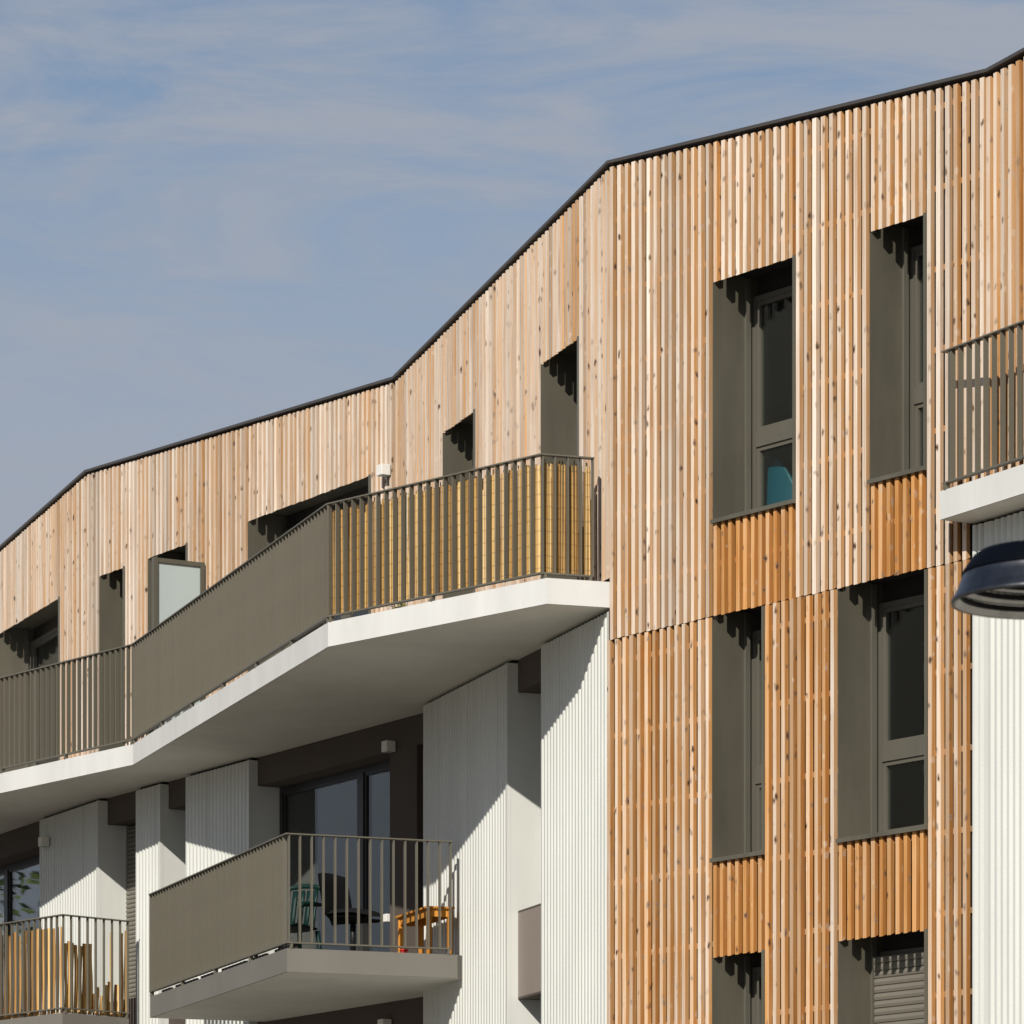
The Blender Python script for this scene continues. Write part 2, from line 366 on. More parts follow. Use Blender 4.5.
def clad_window(pl, u0, u1, z0, z1, mull=(), transom=True, shut=False, depth=0.42, door=False):
    """deep coated-metal lining in the slats with a set-back window"""
    t = 0.028; top = z1 + 0.10
    lb = MB()
    def lining(mb, w0, w1, dd, zf):                                     # side lining, cut back behind the slat ends
        pl.box(mb, w0, w1, -depth - 0.08, -0.05, z0, zf); pl.box(mb, w0, w1, -0.05, dd, z0, zf); pl.box(mb, w0, w1, -depth - 0.08, -0.05, zf, top)
    lining(lb, u0, u0 + 0.006, 0.004, z1 - 0.004); w = lb.build('window', METAL, bld)
    lb = MB(); lining(lb, u1 - t, u1, 0.010, z1 + 0.012); lb.build('side_lining', METAL, w)
    hl = MB(); pl.box(hl, u0, u1, -depth - 0.08, -0.064, top, top + 0.012); hl.build('head_lining', BLACK if pl is WA else METAL, w)  # metal lining coloured black on the front wall to paint in the shade
    for w0, w1 in ((u0 + 0.006, u0 + 0.030), (u1 - t - 0.022, u1 - t)):
        rl = MB(); pl.box(rl, w0, w1, -depth + 0.035, -depth + 0.085, z0 + 0.03, top - 0.012); rl.build('shutter_guide', FRAME, w)
    if not door:
        sb = MB(); sb.hexa([pl.P(u0 - 0.002, -depth - 0.05, z0), pl.P(u1 + 0.002, -depth - 0.05, z0), pl.P(u1 + 0.002, 0.028, z0 - 0.022), pl.P(u0 - 0.002, 0.028, z0 - 0.022),
                            pl.P(u0 - 0.002, -depth - 0.05, z0 + 0.028), pl.P(u1 + 0.002, -depth - 0.05, z0 + 0.028), pl.P(u1 + 0.002, 0.028, z0 + 0.012), pl.P(u0 - 0.002, 0.028, z0 + 0.012)])
        sb.build('sill', METAL, w)
    zt = z1 - 0.06
    bx = MB(); pl.box(bx, u0 + 0.033, u1 - t - 0.025, -depth - 0.07, -depth - 0.03, zt + 0.001, top - 0.001); bx.build('shutter_box', BLACK if pl is WA else FRAMEB, w)  # black face paints the dark void above the frame
    glazing(pl, u0 + 0.007, u1 - t - 0.001, z0 + 0.029, zt, -depth, w, mull, (z0 + 0.66, z0 + 0.79) if transom else None, fw=0.045)
    if shut: shutter(pl, u0 + 0.034, u1 - t - 0.026, z0 + 0.03, z1 - 0.10, -depth + 0.058, w)
    return w

# A: the front facing right half -------------------------------------------------
a = WA.at
wins = [(a(713), a(795.5), 0, False), (a(870), a(926.5), 0, False), (a(712.3), a(764.5), 1, False), (a(838.3), a(927.5), 1, False), (a(712.3), a(764.5), 2, False), (a(838.3), a(927.5), 2, True)]
holes = [(u0, u1, SILLS[k], HEADS[k]) for u0, u1, k, s in wins]
fresh = [(a(713), a(795.5), 6.5, 7.29), (a(870), a(926.5), 6.5, 7.29), (a(712.3), a(764.5), 3.66, 4.48), (a(838.3), a(927.5), 3.66, 4.48), (a(712.3), a(764.5), GR, 1.68), (a(838.3), a(927.5), GR, 1.68)]
slats(None, WA, -0.03, WA.len, GR + 0.05, ROOF['C1'], ROOF['A2'], holes + [(a(972) - 0.012, WA.len + 1, GR, 6.785)], joints=(6.5,), fresh=fresh, age=0.76, low_age=0.57, shift=0.035, low_shift=0.0, side=0.40)
for u0, u1, k, s in wins: clad_window(WA, u0, u1, SILLS[k], HEADS[k], shut=s)
# B, A2, B2, C: the zigzag of the top storey behind the terrace ---------------
DZ = 7.03
b = WB.at; hB = [(b(443), b(475), DZ, HEADS[0]), (b(541), b(579), DZ, HEADS[0])]
slats(None, WB, 0.0, WB.len - 0.02, DZ, ROOF['V1'], ROOF['C1'], hB, age=0.80)
for h in hB: clad_window(WB, *h, door=True, transom=False)
c = WA2.at; hA2 = [(c(99.5), c(124.5), DZ, HEADS[0]), (c(148), c(187.5), DZ, HEADS[0]), (c(248), c(370.5), DZ, HEADS[0])]
slats(None, WA2, 0.0, WA2.len, DZ, ROOF['P1'], ROOF['V1'], hA2, age=0.78)
for h in hA2: clad_window(WA2, *h, door=True, transom=False, mull=((h[0] + (h[1] - h[0]) * 0.5,) if h[1] - h[0] > 2 else ()))
e = WB2.at; hB2 = [(e(-3), e(59.5), DZ, HEADS[0])]
slats(None, WB2, 0.0, WB2.len, DZ, ROOF['B0'], ROOF['P1'], hB2, age=0.80)
for h in hB2: clad_window(WB2, *h, door=True, transom=False, mull=(h[0] + (h[1] - h[0]) * 0.55,))
slats(None, WC, 0.0, WC.len, 7.03, ROOF['A2'], ROOF['E3'], (), age=0.76, side=0.38, shift=-0.035)

# ------------------------------------------------------------------ helper: mitred offset of a plan polyline
def offset(pts, d):
    pls = [Plane(pts[i], pts[i + 1]) for i in range(len(pts) - 1)]; out = []
    for i in range(len(pts)):
        if i == 0: q = Vector(pts[0]) + pls[0].n * d
        elif i == len(pts) - 1: q = Vector(pts[-1]) + pls[-1].n * d
        else:
            n1, n2 = pls[i - 1].n, pls[i].n; m = (n1 + n2).normalized(); q = Vector(pts[i]) + m * (d / m.dot(n1))
        out.append(q)
    return out
FRONT = [B0, P1, V1, C1, A2, E3]; RZ = [ROOF[k] for k in ('B0', 'P1', 'V1', 'C1', 'A2', 'E3')]
def sweep(mb, pts, zs, d0, d1, z0, z1):
    o0, o1 = offset(pts, d0), offset(pts, d1)
    for i in range(len(pts) - 1):
        P = lambda q, k, dz: (q[k].x, q[k].y, zs[k] + dz)
        mb.hexa([P(o0, i, z0), P(o0, i + 1, z0), P(o1, i + 1, z0), P(o1, i, z0), P(o0, i, z1), P(o0, i + 1, z1), P(o1, i + 1, z1), P(o1, i, z1)])
cp = MB(); sweep(cp, FRONT, RZ, 0.022, -0.30, -0.026, 0.0)
co = cp.build('roof_coping', COPE, bld)
# hollow core: roof, rear walls, floors
inner = offset(FRONT, -0.28); back = [(E3[0] + 9, E3[1] + 9), (B0[0] + 9, B0[1] + 9)]
rf = MB(); rf.quad(*[(p.x, p.y, z - 0.05) for p, z in zip(inner, RZ)], (back[0][0], back[0][1], 10.3), (back[1][0], back[1][1], 10.3)); rf.build('roof', ROOFM, bld)
wl = MB(); loop = [E3, back[0], back[1], B0]
for p, q, zp, zq in zip(loop[:-1], loop[1:], (10.44, 10.29, 10.29), (10.29, 10.29, 10.1)):
    pl = Plane(p, q); wl.hexa([pl.P(0, 0, GR), pl.P(pl.len, 0, GR), pl.P(pl.len, -0.2, GR), pl.P(0, -0.2, GR), pl.P(0, 0, zp), pl.P(pl.len, 0, zq), pl.P(pl.len, -0.2, zq), pl.P(0, -0.2, zp)])
wl.build('rear_wall', BUILD, bld)
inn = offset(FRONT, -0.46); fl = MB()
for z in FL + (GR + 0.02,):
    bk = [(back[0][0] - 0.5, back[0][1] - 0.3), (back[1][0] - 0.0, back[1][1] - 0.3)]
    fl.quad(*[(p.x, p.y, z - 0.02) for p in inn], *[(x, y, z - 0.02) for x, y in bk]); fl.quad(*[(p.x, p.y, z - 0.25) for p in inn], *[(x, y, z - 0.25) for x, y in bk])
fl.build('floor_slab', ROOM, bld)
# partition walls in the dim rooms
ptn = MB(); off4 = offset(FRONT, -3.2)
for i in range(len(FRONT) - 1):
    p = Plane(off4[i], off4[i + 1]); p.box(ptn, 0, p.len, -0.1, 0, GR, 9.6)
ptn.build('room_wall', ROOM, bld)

# ------------------------------------------------------------------ white corrugated walls of the lower storeys
def corrugated(mb, pl, u0, u1, z0, z1, d=0.0, depth=0.028, pitch=0.083):
    n = max(1, round((u1 - u0 - 0.05) / pitch)); pt = (u1 - u0 - 0.05) / n
    prof = [(u0, d)]
    for i in range(n):
        s = u0 + i * pt
        if i % 11 == 6: prof += [(s + 0.02 * pt, d), (s + 0.03 * pt, d - 0.016), (s + 0.12 * pt, d - 0.016), (s + 0.13 * pt, d)]
        prof += [(s + 0.36 * pt, d), (s + 0.62 * pt, d - depth), (s + 0.74 * pt, d - depth), (s + 0.97 * pt, d)]
    prof.append((u1, d))
    mb.grid([[pl.P(u, q, z0) for u, q in prof], [pl.P(u, q, z1) for u, q in prof]], smooth=False)
def pillar(pl, u0, u1, z0, z1, depth=0.46, label=None, right=True):
    mb = MB(); corrugated(mb, pl, u0, u1, z0, z1)
    mb.quad(pl.P(u0, 0, z0), pl.P(u0, -depth, z0), pl.P(u0, -depth, z1), pl.P(u0, 0, z1))
    o = mb.build('corrugated_wall', WHITE, bld, fix=False)
    if right:
        # corner flashing and the smooth return panel
        r = MB(); pl.box(r, u1 - 0.045, u1 + 0.006, -0.030, 0.006, z0, z1); pl.box(r, u1 - 0.03, u1 + 0.003, -depth, -0.030, z0, z1); r.build('return_panel', WHITE, o)
    g = MB(); pl.box(g, u0 + 0.02, u1 - 0.02, -0.3, -0.05, z1, z1 + 0.032); g.build('top_joint', BLACK, o)
    return o
TOP = 6.748
pillar(WB, b(541), WB.len - 0.004, GR, TOP, right=False)
pillar(WB, b(423.2), b(507.5), GR, TOP)
pillar(WA2, c(135.7), c(160.2), GR, TOP)
pillar(WA2, c(185.6), c(249), GR, TOP)
fw = WF.at
pillar(WF, fw(39.5), WF.len, GR, TOP)
# right-hand white wall under the small balcony
mb = MB(); corrugated(mb, WA, a(972), WA.len, GR, 6.755, d=-0.005); mb.build('corrugated_wall', WHITE, bld, fix=False)
mb = MB(); corrugated(mb, WC, 0, WC.len, GR, 6.755, d=-0.005); mb.build('corrugated_wall', WHITE, bld, fix=False)

def plain_window(pl, u0, u1, z0, z1, d=-0.36, mull=(), shut=False, fm=FRAMEB, transom=None):
    lb = MB(); pl.box(lb, u0, u1, d - 0.08, -0.10, z1, z1 + 0.02); w = lb.build('window', TAUPE_SHADE, bld)
    lb = MB(); pl.box(lb, u0, u1, d - 0.08, -0.10, z0 - 0.02, z0); lb.build('sill', TAUPE_SHADE, w)
    glazing(pl, u0, u1, z0 + 0.001, z1 - 0.001, d, w, mull, transom, fm)
    if shut: shutter(pl, u0 + 0.01, u1 - 0.01, z0 + 0.01, z1 - 0.01, d + 0.03, w, 0.05)
    return w
def bay(pl, u0, u1, shut=False, mull=(), door=False, sp=TAUPE):
    """an opening between two white walls: lintel, windows and infill panels, all set back"""
    lt = MB(); pl.box(lt, u0, u1, -0.44, -0.10, HEADS[1] + 0.02, 6.80); lt.build('lintel_panel', TAUPE_SHADE, bld)
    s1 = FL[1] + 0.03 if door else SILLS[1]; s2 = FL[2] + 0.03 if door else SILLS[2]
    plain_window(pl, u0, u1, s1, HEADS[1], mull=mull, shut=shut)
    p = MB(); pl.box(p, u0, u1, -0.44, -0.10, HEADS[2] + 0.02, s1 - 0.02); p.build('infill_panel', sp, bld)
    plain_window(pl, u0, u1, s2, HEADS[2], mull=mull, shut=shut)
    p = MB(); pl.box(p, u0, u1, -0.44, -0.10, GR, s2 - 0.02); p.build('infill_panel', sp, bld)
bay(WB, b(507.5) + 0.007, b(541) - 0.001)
bay(WA2, c(160.2) + 0.007, c(185.6) - 0.001, sp=TAUPE_SHADE)
bay(WA2, c(99), c(135.7) - 0.001, shut=True, sp=TAUPE_SHADE)
bay(WF, fw(-60), fw(39.5) - 0.001, mull=(fw(6, -0.36),), door=True, sp=TAUPE_SHADE)
bay(WA2, c(249) + 0.007, c(381), mull=(c(360.5, -0.36),), door=True, sp=TAUPE_SHADE)
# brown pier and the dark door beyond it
pr = MB(); WA2.box(pr, c(381) + 0.001, c(408), -0.44, -0.10, GR, 6.80); pr.build('pier', TAUPE_SHADE, bld)
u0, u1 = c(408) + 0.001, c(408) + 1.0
lt = MB(); WA2.box(lt, u0, u1, -0.44, -0.10, HEADS[1] + 0.02, 6.8); WA2.box(lt, u0, u1, -0.44, -0.10, HEADS[2] + 0.02, FL[1] + 0.01); WA2.box(lt, u0, u1, -0.44, -0.10, GR, 1.45); lt.build('lintel_panel', TAUPE_SHADE, bld)
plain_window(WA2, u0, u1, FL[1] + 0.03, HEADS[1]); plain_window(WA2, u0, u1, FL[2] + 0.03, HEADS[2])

# ------------------------------------------------------------------ balcony slabs
def slab(edge, wallpts, zt, mat, soff, label):
    """edge = plan points of the free edge from left to right, wallpts = points inside the wall from right to left"""
    m = MB(); pts = [tuple(p) for p in edge] + [tuple(p) for p in wallpts]; zb = zt - 0.22; n = len(pts)
    m.quad(*[(x, y, zt) for x, y in pts]); m.quad(*[(x, y, zb + 0.004) for x, y in pts][::-1])
    for i in range(n):
        p, q = pts[i], pts[(i + 1) % n]; m.quad((*p, zb), (*q, zb), (*q, zt), (*p, zt))
    o = m.build('balcony_slab', mat, bld); o['label'] = label
    cx = sum(p[0] for p in pts) / n; cy = sum(p[1] for p in pts) / n
    s = MB(); inn = [tuple(p) for p in offset(list(map(Vector, [Vector(p) for p in edge])), -0.012)] + [tuple(p) for p in wallpts]
    s.quad(*[(x, y, zb) for x, y in inn]); s.build('soffit', soff, o)
    return o
S = [PX(612, 116.9), PX(547, 117.45), PX(328, 111.1), PX(133, 93.7), PX(0, 89.5)]
S[0] = (C1[0] - 0.012, C1[1] + 0.004)
d5 = (Vector(S[4]) - Vector(S[3])).normalized(); S.append(tuple(Vector(S[4]) + d5 * 4))
TE = S[::-1]
wi = offset([B0, P1, V1, C1], -0.2); wi[-1] = Vector(C1) + WB.n * -0.2
left_in = Vector(S[5]) + Vector((3.2, 2.6))
slab(TE, [wi[3], wi[2], wi[1], wi[1] + (wi[0] - wi[1]) * 0.8], FL[0], WHITEF, SOFFIT, 'long white zigzag terrace slab with pale underside')
b1, b2, b3 = PX(150, 96.0), PX(287, 107.6), PX(457.5, 106.0)
def inpt(pl, u, d=-0.3): q = pl.P(u, d, 0); return (q.x, q.y)
b4 = tuple(Vector(b1) + (Vector(b3) - Vector(b2)).normalized() * 1.35)
BW = [inpt(WB, b(457.5), -0.15), inpt(WB, b(424), -0.2), inpt(WA2, c(408), -0.3), inpt(WA2, c(252), -0.3), inpt(WA2, c(240), -0.02)]
slab([b1, b2, b3], BW[:4] + [b4], FL[1], FASCIA, SOFFIT, 'grey slab of the middle balcony with pale underside')
g0, g1, g2 = PX(0, 90.4), PX(62.5, 92.2), PX(129.0, 90.95)
dg = (Vector(g0) - Vector(g1)).normalized(); gm = tuple(Vector(g0) + dg * 3); g2b = tuple(Vector(g1) + (Vector(g2) - Vector(g1)) * 1.4)
slab([gm, g1, g2], [inpt(WA2, c(118), -0.1), inpt(WF, WF.len - 0.1, -0.2), inpt(WF, fw(0), -0.3), inpt(WF, fw(-40), -0.3)], FL[1], FASCIA, SOFFIT, 'grey slab of the low balcony at left')
r0 = inpt(WA, a(968), -0.06); r1 = PX(939.8, 129.8); r2 = tuple(Vector(r1) + Vector((0.4707, -0.8823)) * 5.0)
rr = offset([A2, E3], -0.08)
slab([r0, r1, r2], [tuple(Vector(E3) * 0.85 + Vector(A2) * 0.15 + WC.n * -0.06), tuple(Vector(A2) + WC.n * -0.06)], FL[0], WHITEF, SOFFIT, 'white slab of the right-hand balcony')

# ------------------------------------------------------------------ railings
BAL = {}
def railing(pts, zt, label, h=1.07, step=0.112, lead=0.007, blade=0.043, end_gap=(0.0, 0.0), inset=0.014):
    off = offset([Vector(p) for p in pts], -inset)
    if end_gap[1]: off[-1] = off[-1] - (off[-1] - off[-2]).normalized() * end_gap[1]
    if end_gap[0]: off[0] = off[0] + (off[1] - off[0]).normalized() * end_gap[0]
    t = thing('balcony_railing', off[0].x, off[0].y, zt, label, 'railing', 'metal railings of the balconies')
    base = WORLD_LOC[t.name]
    hz = MB(); sweep(hz, off, [zt] * len(off), 0.032, -0.032, h - 0.013, h); hz.build('handrail', RAILM, t, bevel=0.002)
    hz = MB(); sweep(hz, off, [zt] * len(off), 0.022, -0.022, 0.046, 0.060); hz.build('bottom_rail', RAILM, t)
    hb = h - 0.0135 - 0.0605
    key = (hb, blade)
    if key not in BAL:
        m = MB(); x, y = 0.006, blade / 2
        m.hexa([(-x, -y, 0), (x, -y, 0), (x, y, 0), (-x, y, 0), (-x, -y, hb), (x, -y, hb), (x, y, hb), (-x, y, hb)])
        o = m.build('baluster', RAILM, None, z_is_eye=False); BAL[key] = o.data; bpy.data.objects.remove(o)
    for i in range(len(off) - 1):
        p = Plane(off[i], off[i + 1]); n = max(1, round(p.len / step)); ang = math.atan2(p.u.y, p.u.x)
        for k in range(n + 1):
            if k == n and i < len(off) - 2: continue
            u = p.len * k / n
            if k == 0: u += lead if i == 0 else 0.007
            if k == n: u -= 0.007
            q = p.P(u, 0, zt)
            o = bpy.data.objects.new('baluster', BAL[key]); COL.objects.link(o); o.parent = t
            o.location = (q.x - base.x, q.y - base.y, 0.0605); o.rotation_euler = (0, 0, ang + R.gauss(0, 0.012))
        ft = max(1, round(p.len / 1.25))
        for k in range(ft + 1):
            if k == ft and i < len(off) - 2: continue
            u = min(max(p.len * k / ft, 0.03), p.len - 0.03); m = MB(); p.box(m, u - 0.012, u + 0.012, -0.02, 0.02, zt, zt + 0.0458)
            m.build('foot', RAILM, t)
    return t, off
railing([TE[0], TE[1], TE[2]], FL[0], 'open terrace railing at far left in front of wood wall and dark door openings', end_gap=(1.5, 0.004))
railing([TE[2], TE[3]], FL[0], 'long oblique terrace railing whose bars close up into a solid grey-brown panel')
sv = (Vector(TE[3]) - Vector(TE[4])).normalized() * 0.075
_, reedline = railing([TE[3], Vector(TE[4]) + sv, Vector(TE[5]) + sv], FL[0], 'terrace railing with yellow reed screen tied behind its bars', end_gap=(0.004, 0.07))
_, midline = railing([b1, b2, b3], FL[1], 'railing of the middle balcony around the black chair and orange bench', end_gap=(0, 0.06))
_, lowline = railing([gm, g1, g2], FL[1], 'railing of the bottom left balcony with brown bark strips behind it', blade=0.028)
_, rightline = railing([r1, r2], FL[0], 'railing at the right edge of the picture above the white slab', end_gap=(0.045, 0), lead=0.085)

ep = Plane(b1, b2); parent_slab = [o for o in bld.children if o.get('label', '').startswith('grey slab of the middle')][0]
for q0, q1 in ((0.03, 0.10), (0.14, 0.30), (0.335, 0.44), (0.49, 0.66), (0.70, 0.80), (0.86, 0.995)):
    m = MB(); ep.box(m, ep.len * q0, ep.len * q1, -0.115, -0.085, FL[1] + 0.001, FL[1] + 0.056); m.build('dark_gap_strip', BLACK, parent_slab)  # added black strips that darken the bright gap under the rail

# ------------------------------------------------------------------ reed and bark screens behind the bars
def reed_screen():
    t = thing('reed_screen', reedline[1].x, reedline[1].y, FL[0], 'yellow reed mat tied behind the terrace railing bars', 'screen')
    m = MB(); w = MB()
    line = offset(reedline, -0.045)
    for i in range(len(line) - 1):
        p = Plane(line[i], line[i + 1]); u = 0.005
        while u < p.len - 0.004:
            r = R.uniform(0.0035, 0.0075); dd = R.uniform(-0.006, 0.006); z0 = FL[0] + R.uniform(0.05, 0.075); z1 = FL[0] + 1.0 + R.gauss(0, 0.02)
            if R.random() < 0.04: z1 -= R.uniform(0.02, 0.12)
            lean = R.gauss(0, 0.006); at = (R.random(), R.random(), min(1, max(0, R.gauss(0.5, 0.34))))
            rows = []
            for z, s in ((z0, 0), (z1, 1)):
                rows.append([p.P(u + lean * s + r * math.cos(q), dd + r * math.sin(q), z) for q in [2 * math.pi * j / 6 for j in range(6)]])
            m.grid(rows, a=at, close=True); m.quad(*rows[1], a=at)
            u += r * 1.75
        for k in range(9):
            zz = FL[0] + 0.11 + 0.105 * k
            w.tube([p.P(p.len * q / 12, 0.0105, zz + R.uniform(-.008, .008)) for q in range(13)], 0.0010, 5)
    m.build('reed_mat', REED, t, fix=False); w.build('tie_wire', STEEL, t)
reed_screen()
def bark_screen():
    t = thing('bark_screen', lowline[1].x, lowline[1].y, FL[1], 'patchy brown bark strip mat behind the bottom left railing', 'screen')
    m = MB(); line = offset(lowline, -0.04)
    for i in range(len(line) - 1):
        p = Plane(line[i], line[i + 1]); u = 0.01
        while u < p.len - 0.01:
            wd = R.uniform(0.03, 0.075); gap = R.choice([0.0, 0.0, 0.0, 0.004, 0.012]) - 0.005 if i == 0 else R.choice([0.0, 0.0, 0.0, 0.0, 0.008, 0.03])
            top = FL[1] + R.uniform(0.90, 0.98)
            if i == 1:
                fq = u / p.len
                if fq < 0.45: gap = 0.0; top = FL[1] + (R.uniform(0.74, 0.80) if R.random() < 0.8 else 0.95)
                elif fq < 0.88: gap = 0.0; top = FL[1] + (R.uniform(0.18, 0.42) if R.random() < 0.8 else 0.93)
            at = (R.random(), R.random(), min(1, max(0, R.gauss(0.45, 0.3)))); ph = R.uniform(0, 6); dd = R.uniform(-0.012, 0.012)
            rows = []
            for k in range(9):
                z = FL[1] + 0.008 + (top - FL[1] - 0.008) * k / 8; wob = 0.005 * math.sin(ph + k * 0.7); ww = wd * (0.94 + 0.06 * math.sin(ph * 2 + k))
                rows.append([p.P(u + wob, dd, z), p.P(u + wob + ww * .5, dd + 0.009, z), p.P(u + wob + ww, dd, z), p.P(u + wob + ww * .5, dd - 0.006, z)])
            m.grid(rows, a=at, close=True); m.quad(*rows[-1], a=at); u += wd + gap
    m.build('bark_mat', BARK, t, fix=False)
bark_screen()

# ------------------------------------------------------------------ frosted privacy screen on the terrace
u = c(205.5); q = WA2.P(u, 0, FL[0])
t = thing('privacy_screen', q.x, q.y, FL[0], 'frosted glass privacy screen in a grey-brown frame standing out from the wood wall', 'screen')
ps = Plane(WA2.P(u, 0.63, 0).to_2d(), WA2.P(u, 0.02, 0).to_2d())     # runs towards the wall, seen face on
m = MB(); L_ = ps.len; z0, z1 = FL[0] + 0.03, 8.99
ps.box(m, 0.0, 0.05, -0.03, 0.03, z0 - 0.03, z1); ps.box(m, L_ - 0.05, L_, -0.025, 0.025, z0, z1)
ps.box(m, 0.05, L_ - 0.05, -0.025, 0.025, z1 - 0.05, z1 - 0.002); ps.box(m, 0.05, L_ - 0.05, -0.025, 0.025, z0, z0 + 0.05)
m.build('frame', METAL, t, bevel=0.002)
m = MB(); ps.box(m, 0.05, L_ - 0.05, -0.006, 0.006, z0 + 0.05, z1 - 0.05); m.build('pane', FROST, t)

# ------------------------------------------------------------------ small white cube lamps and other wall fittings
def wall_lamp(pl, x, y, d, label):
    u = pl.at(x, d); p = pl.P(u, d, 0); s = F / p.y; z = (HOR - y) / s
    t = thing('wall_lamp', p.x, p.y, z - 0.06, label, 'wall lamp', 'white cube lamps on the walls')
    m = MB(); pl.box(m, u - 0.056, u + 0.056, d + 0.012, d + 0.115, z - 0.054, z + 0.054); m.build('lamp_body', LAMPW, t, bevel=0.006)
    m = MB(); pl.box(m, u - 0.045, u + 0.045, d, d + 0.012, z - 0.05, z + 0.05); m.build('back_plate', METAL, t)
    m = MB(); pl.box(m, u - 0.045, u + 0.045, d + 0.025, d + 0.10, z - 0.058, z - 0.0545); m.build('diffuser', FROST, t)
wall_lamp(WA2, 389, 471, 0.0, 'white cube lamp on the sunlit wood wall above the reed screen')
wall_lamp(WA2, 394, 747, -0.10, 'shaded cube lamp on the dark brown wall above the black chair')
wall_lamp(WF, 49, 842, 0.0, 'cube lamp on the white corrugated wall at far left')
wall_lamp(WA2, 390, 1025, -0.10, 'cube lamp cut by the bottom edge of the picture')
m = MB(); u = c(388.5, -0.1); z = 4.2 + 0.62; WA2.box(m, u - 0.035, u + 0.035, -0.10, -0.055, z - 0.04, z + 0.04)
tag(m.build('wall_socket', LAMPW, None, bevel=0.006), 'small white socket box low on the brown pier', 'socket')

# ------------------------------------------------------------------ things on the middle balcony
def px3(x, s): return PX(x, s)
def local(cx, cy, ang):
    ca, sa = math.cos(ang), math.sin(ang)
    return lambda x, y, z: (cx + ca * x - sa * y, cy + sa * x + ca * y, z)
Z1 = FL[1]
def lbox(m, L, x0, x1, y0, y1, z0, z1, a=None):
    m.hexa([L(x0, y0, z0), L(x1, y0, z0), L(x1, y1, z0), L(x0, y1, z0), L(x0, y0, z1), L(x1, y0, z1), L(x1, y1, z1), L(x0, y1, z1)], a)
def bench():
    n = PX(427.5, 106.0); du = Vector((-0.328, 0.945)).normalized(); p = Plane(n, tuple(Vector(n) + du))  # u runs away along the wall
    t = thing('small_bench', n[0], n[1], Z1, 'small orange wooden bench standing at the right end of the middle balcony', 'bench')
    L = lambda u, w, z: tuple(Vector((n[0], n[1], 0)) + Vector((du.x, du.y, 0)) * u + Vector((du.y, -du.x, 0)) * w + Vector((0, 0, z)))
    ln, wd, h = 0.92, 0.25, 0.46
    m = MB()
    for k in range(3): lbox(m, L, -0.02, ln + 0.02, -0.02 + k * 0.098, 0.07 + k * 0.098, Z1 + h - 0.022, Z1 + h, a=(R.random(), R.random(), 0.5))
    m.build('seat', BENCHW, t, bevel=0.003)
    m = MB(); lbox(m, L, 0.045, ln - 0.045, 0.008, 0.024, Z1 + h - 0.095, Z1 + h - 0.0225); lbox(m, L, 0.045, ln - 0.045, wd - 0.024, wd - 0.008, Z1 + h - 0.095, Z1 + h - 0.0225)
    lbox(m, L, 0.008, 0.024, 0.045, wd - 0.045, Z1 + h - 0.095, Z1 + h - 0.0225); lbox(m, L, ln - 0.024, ln - 0.008, 0.045, wd - 0.045, Z1 + h - 0.095, Z1 + h - 0.0225); m.build('apron', BENCHW, t)
    for x in (0, ln - 0.045):
        for y in (0, wd - 0.045):
            m = MB(); lbox(m, L, x, x + 0.045, y, y + 0.045, Z1, Z1 + h - 0.0225, a=(R.random(), R.random(), 0.5)); m.build('leg', BENCHW, t, bevel=0.003)
bench()
def office_chair():
    cx, cy = PX(353, 103.5); L = local(cx, cy, math.radians(-33))          # faces local +x
    t = thing('office_chair', cx, cy, Z1, 'black office chair with square back on the middle balcony', 'chair')
    def pad(name, fn, th, nu=10, nv=10):
        m = MB(); f_, g_ = [], []
        for i in range(nu + 1):
            r1, r2 = [], []
            for j in range(nv + 1):
                p, nrm, k = fn(i / nu * 2 - 1, j / nv * 2 - 1); r1.append(L(*(p + nrm * th * k))); r2.append(L(*(p - nrm * th * k)))
            f_.append(r1); g_.append(r2)
        m.grid(f_); m.grid([r[::-1] for r in g_]); return m.build(name, BLKF, t)
    def edge(a, b): return max(0.05, (1 - abs(a) ** 6) * (1 - abs(b) ** 6)) ** 0.5
    def sq(a, b, e=0.18): return a * math.sqrt(1 - e * b * b), b * math.sqrt(1 - e * a * a)
    def seat(a, b): x, y = sq(a, b, 0.32); return Vector((0.02 + 0.235 * x, 0.235 * y, Z1 + 0.475 - 0.03 * max(0, x) ** 3)), Vector((0, 0, 1)), edge(a, b)
    def backr(a, b):
        y, z = sq(a, b); return Vector((-0.235 - 0.045 * z + 0.03 * y * y, 0.245 * y, Z1 + 0.68 + 0.225 * z)), Vector((0.98, 0, 0.2)), edge(a, b)
    pad('seat', seat, 0.062); pad('backrest', backr, 0.028)
    m = MB(); m.tube([L(-0.05, 0, Z1 + 0.43), L(-0.24, 0, Z1 + 0.42), L(-0.275, 0, Z1 + 0.50), L(-0.262, 0, Z1 + 0.66)], 0.025); m.build('back_bar', BLKP, t)
    m = MB(); m.tube([L(0, 0, Z1 + 0.09), L(0, 0, Z1 + 0.44)], 0.03); m.build('post', BLKP, t)
    m = MB()
    for k in range(5):
        q = 2 * math.pi * k / 5 + 0.3; m.tube([L(0, 0, Z1 + 0.12), L(0.26 * math.cos(q), 0.26 * math.sin(q), Z1 + 0.075)], [0.025, 0.016])
    m.build('star_base', BLKP, t)
    for k in range(5):
        q = 2 * math.pi * k / 5 + 0.3; x, y = 0.26 * math.cos(q), 0.26 * math.sin(q); m = MB(); m.tube([L(x - 0.015, y, Z1 + 0.03), L(x + 0.015, y, Z1 + 0.03)], 0.03, 12); m.tube([L(x, y, Z1 + 0.03), L(x, y, Z1 + 0.08)], 0.008); m.build('caster', BLKP, t)
office_chair()
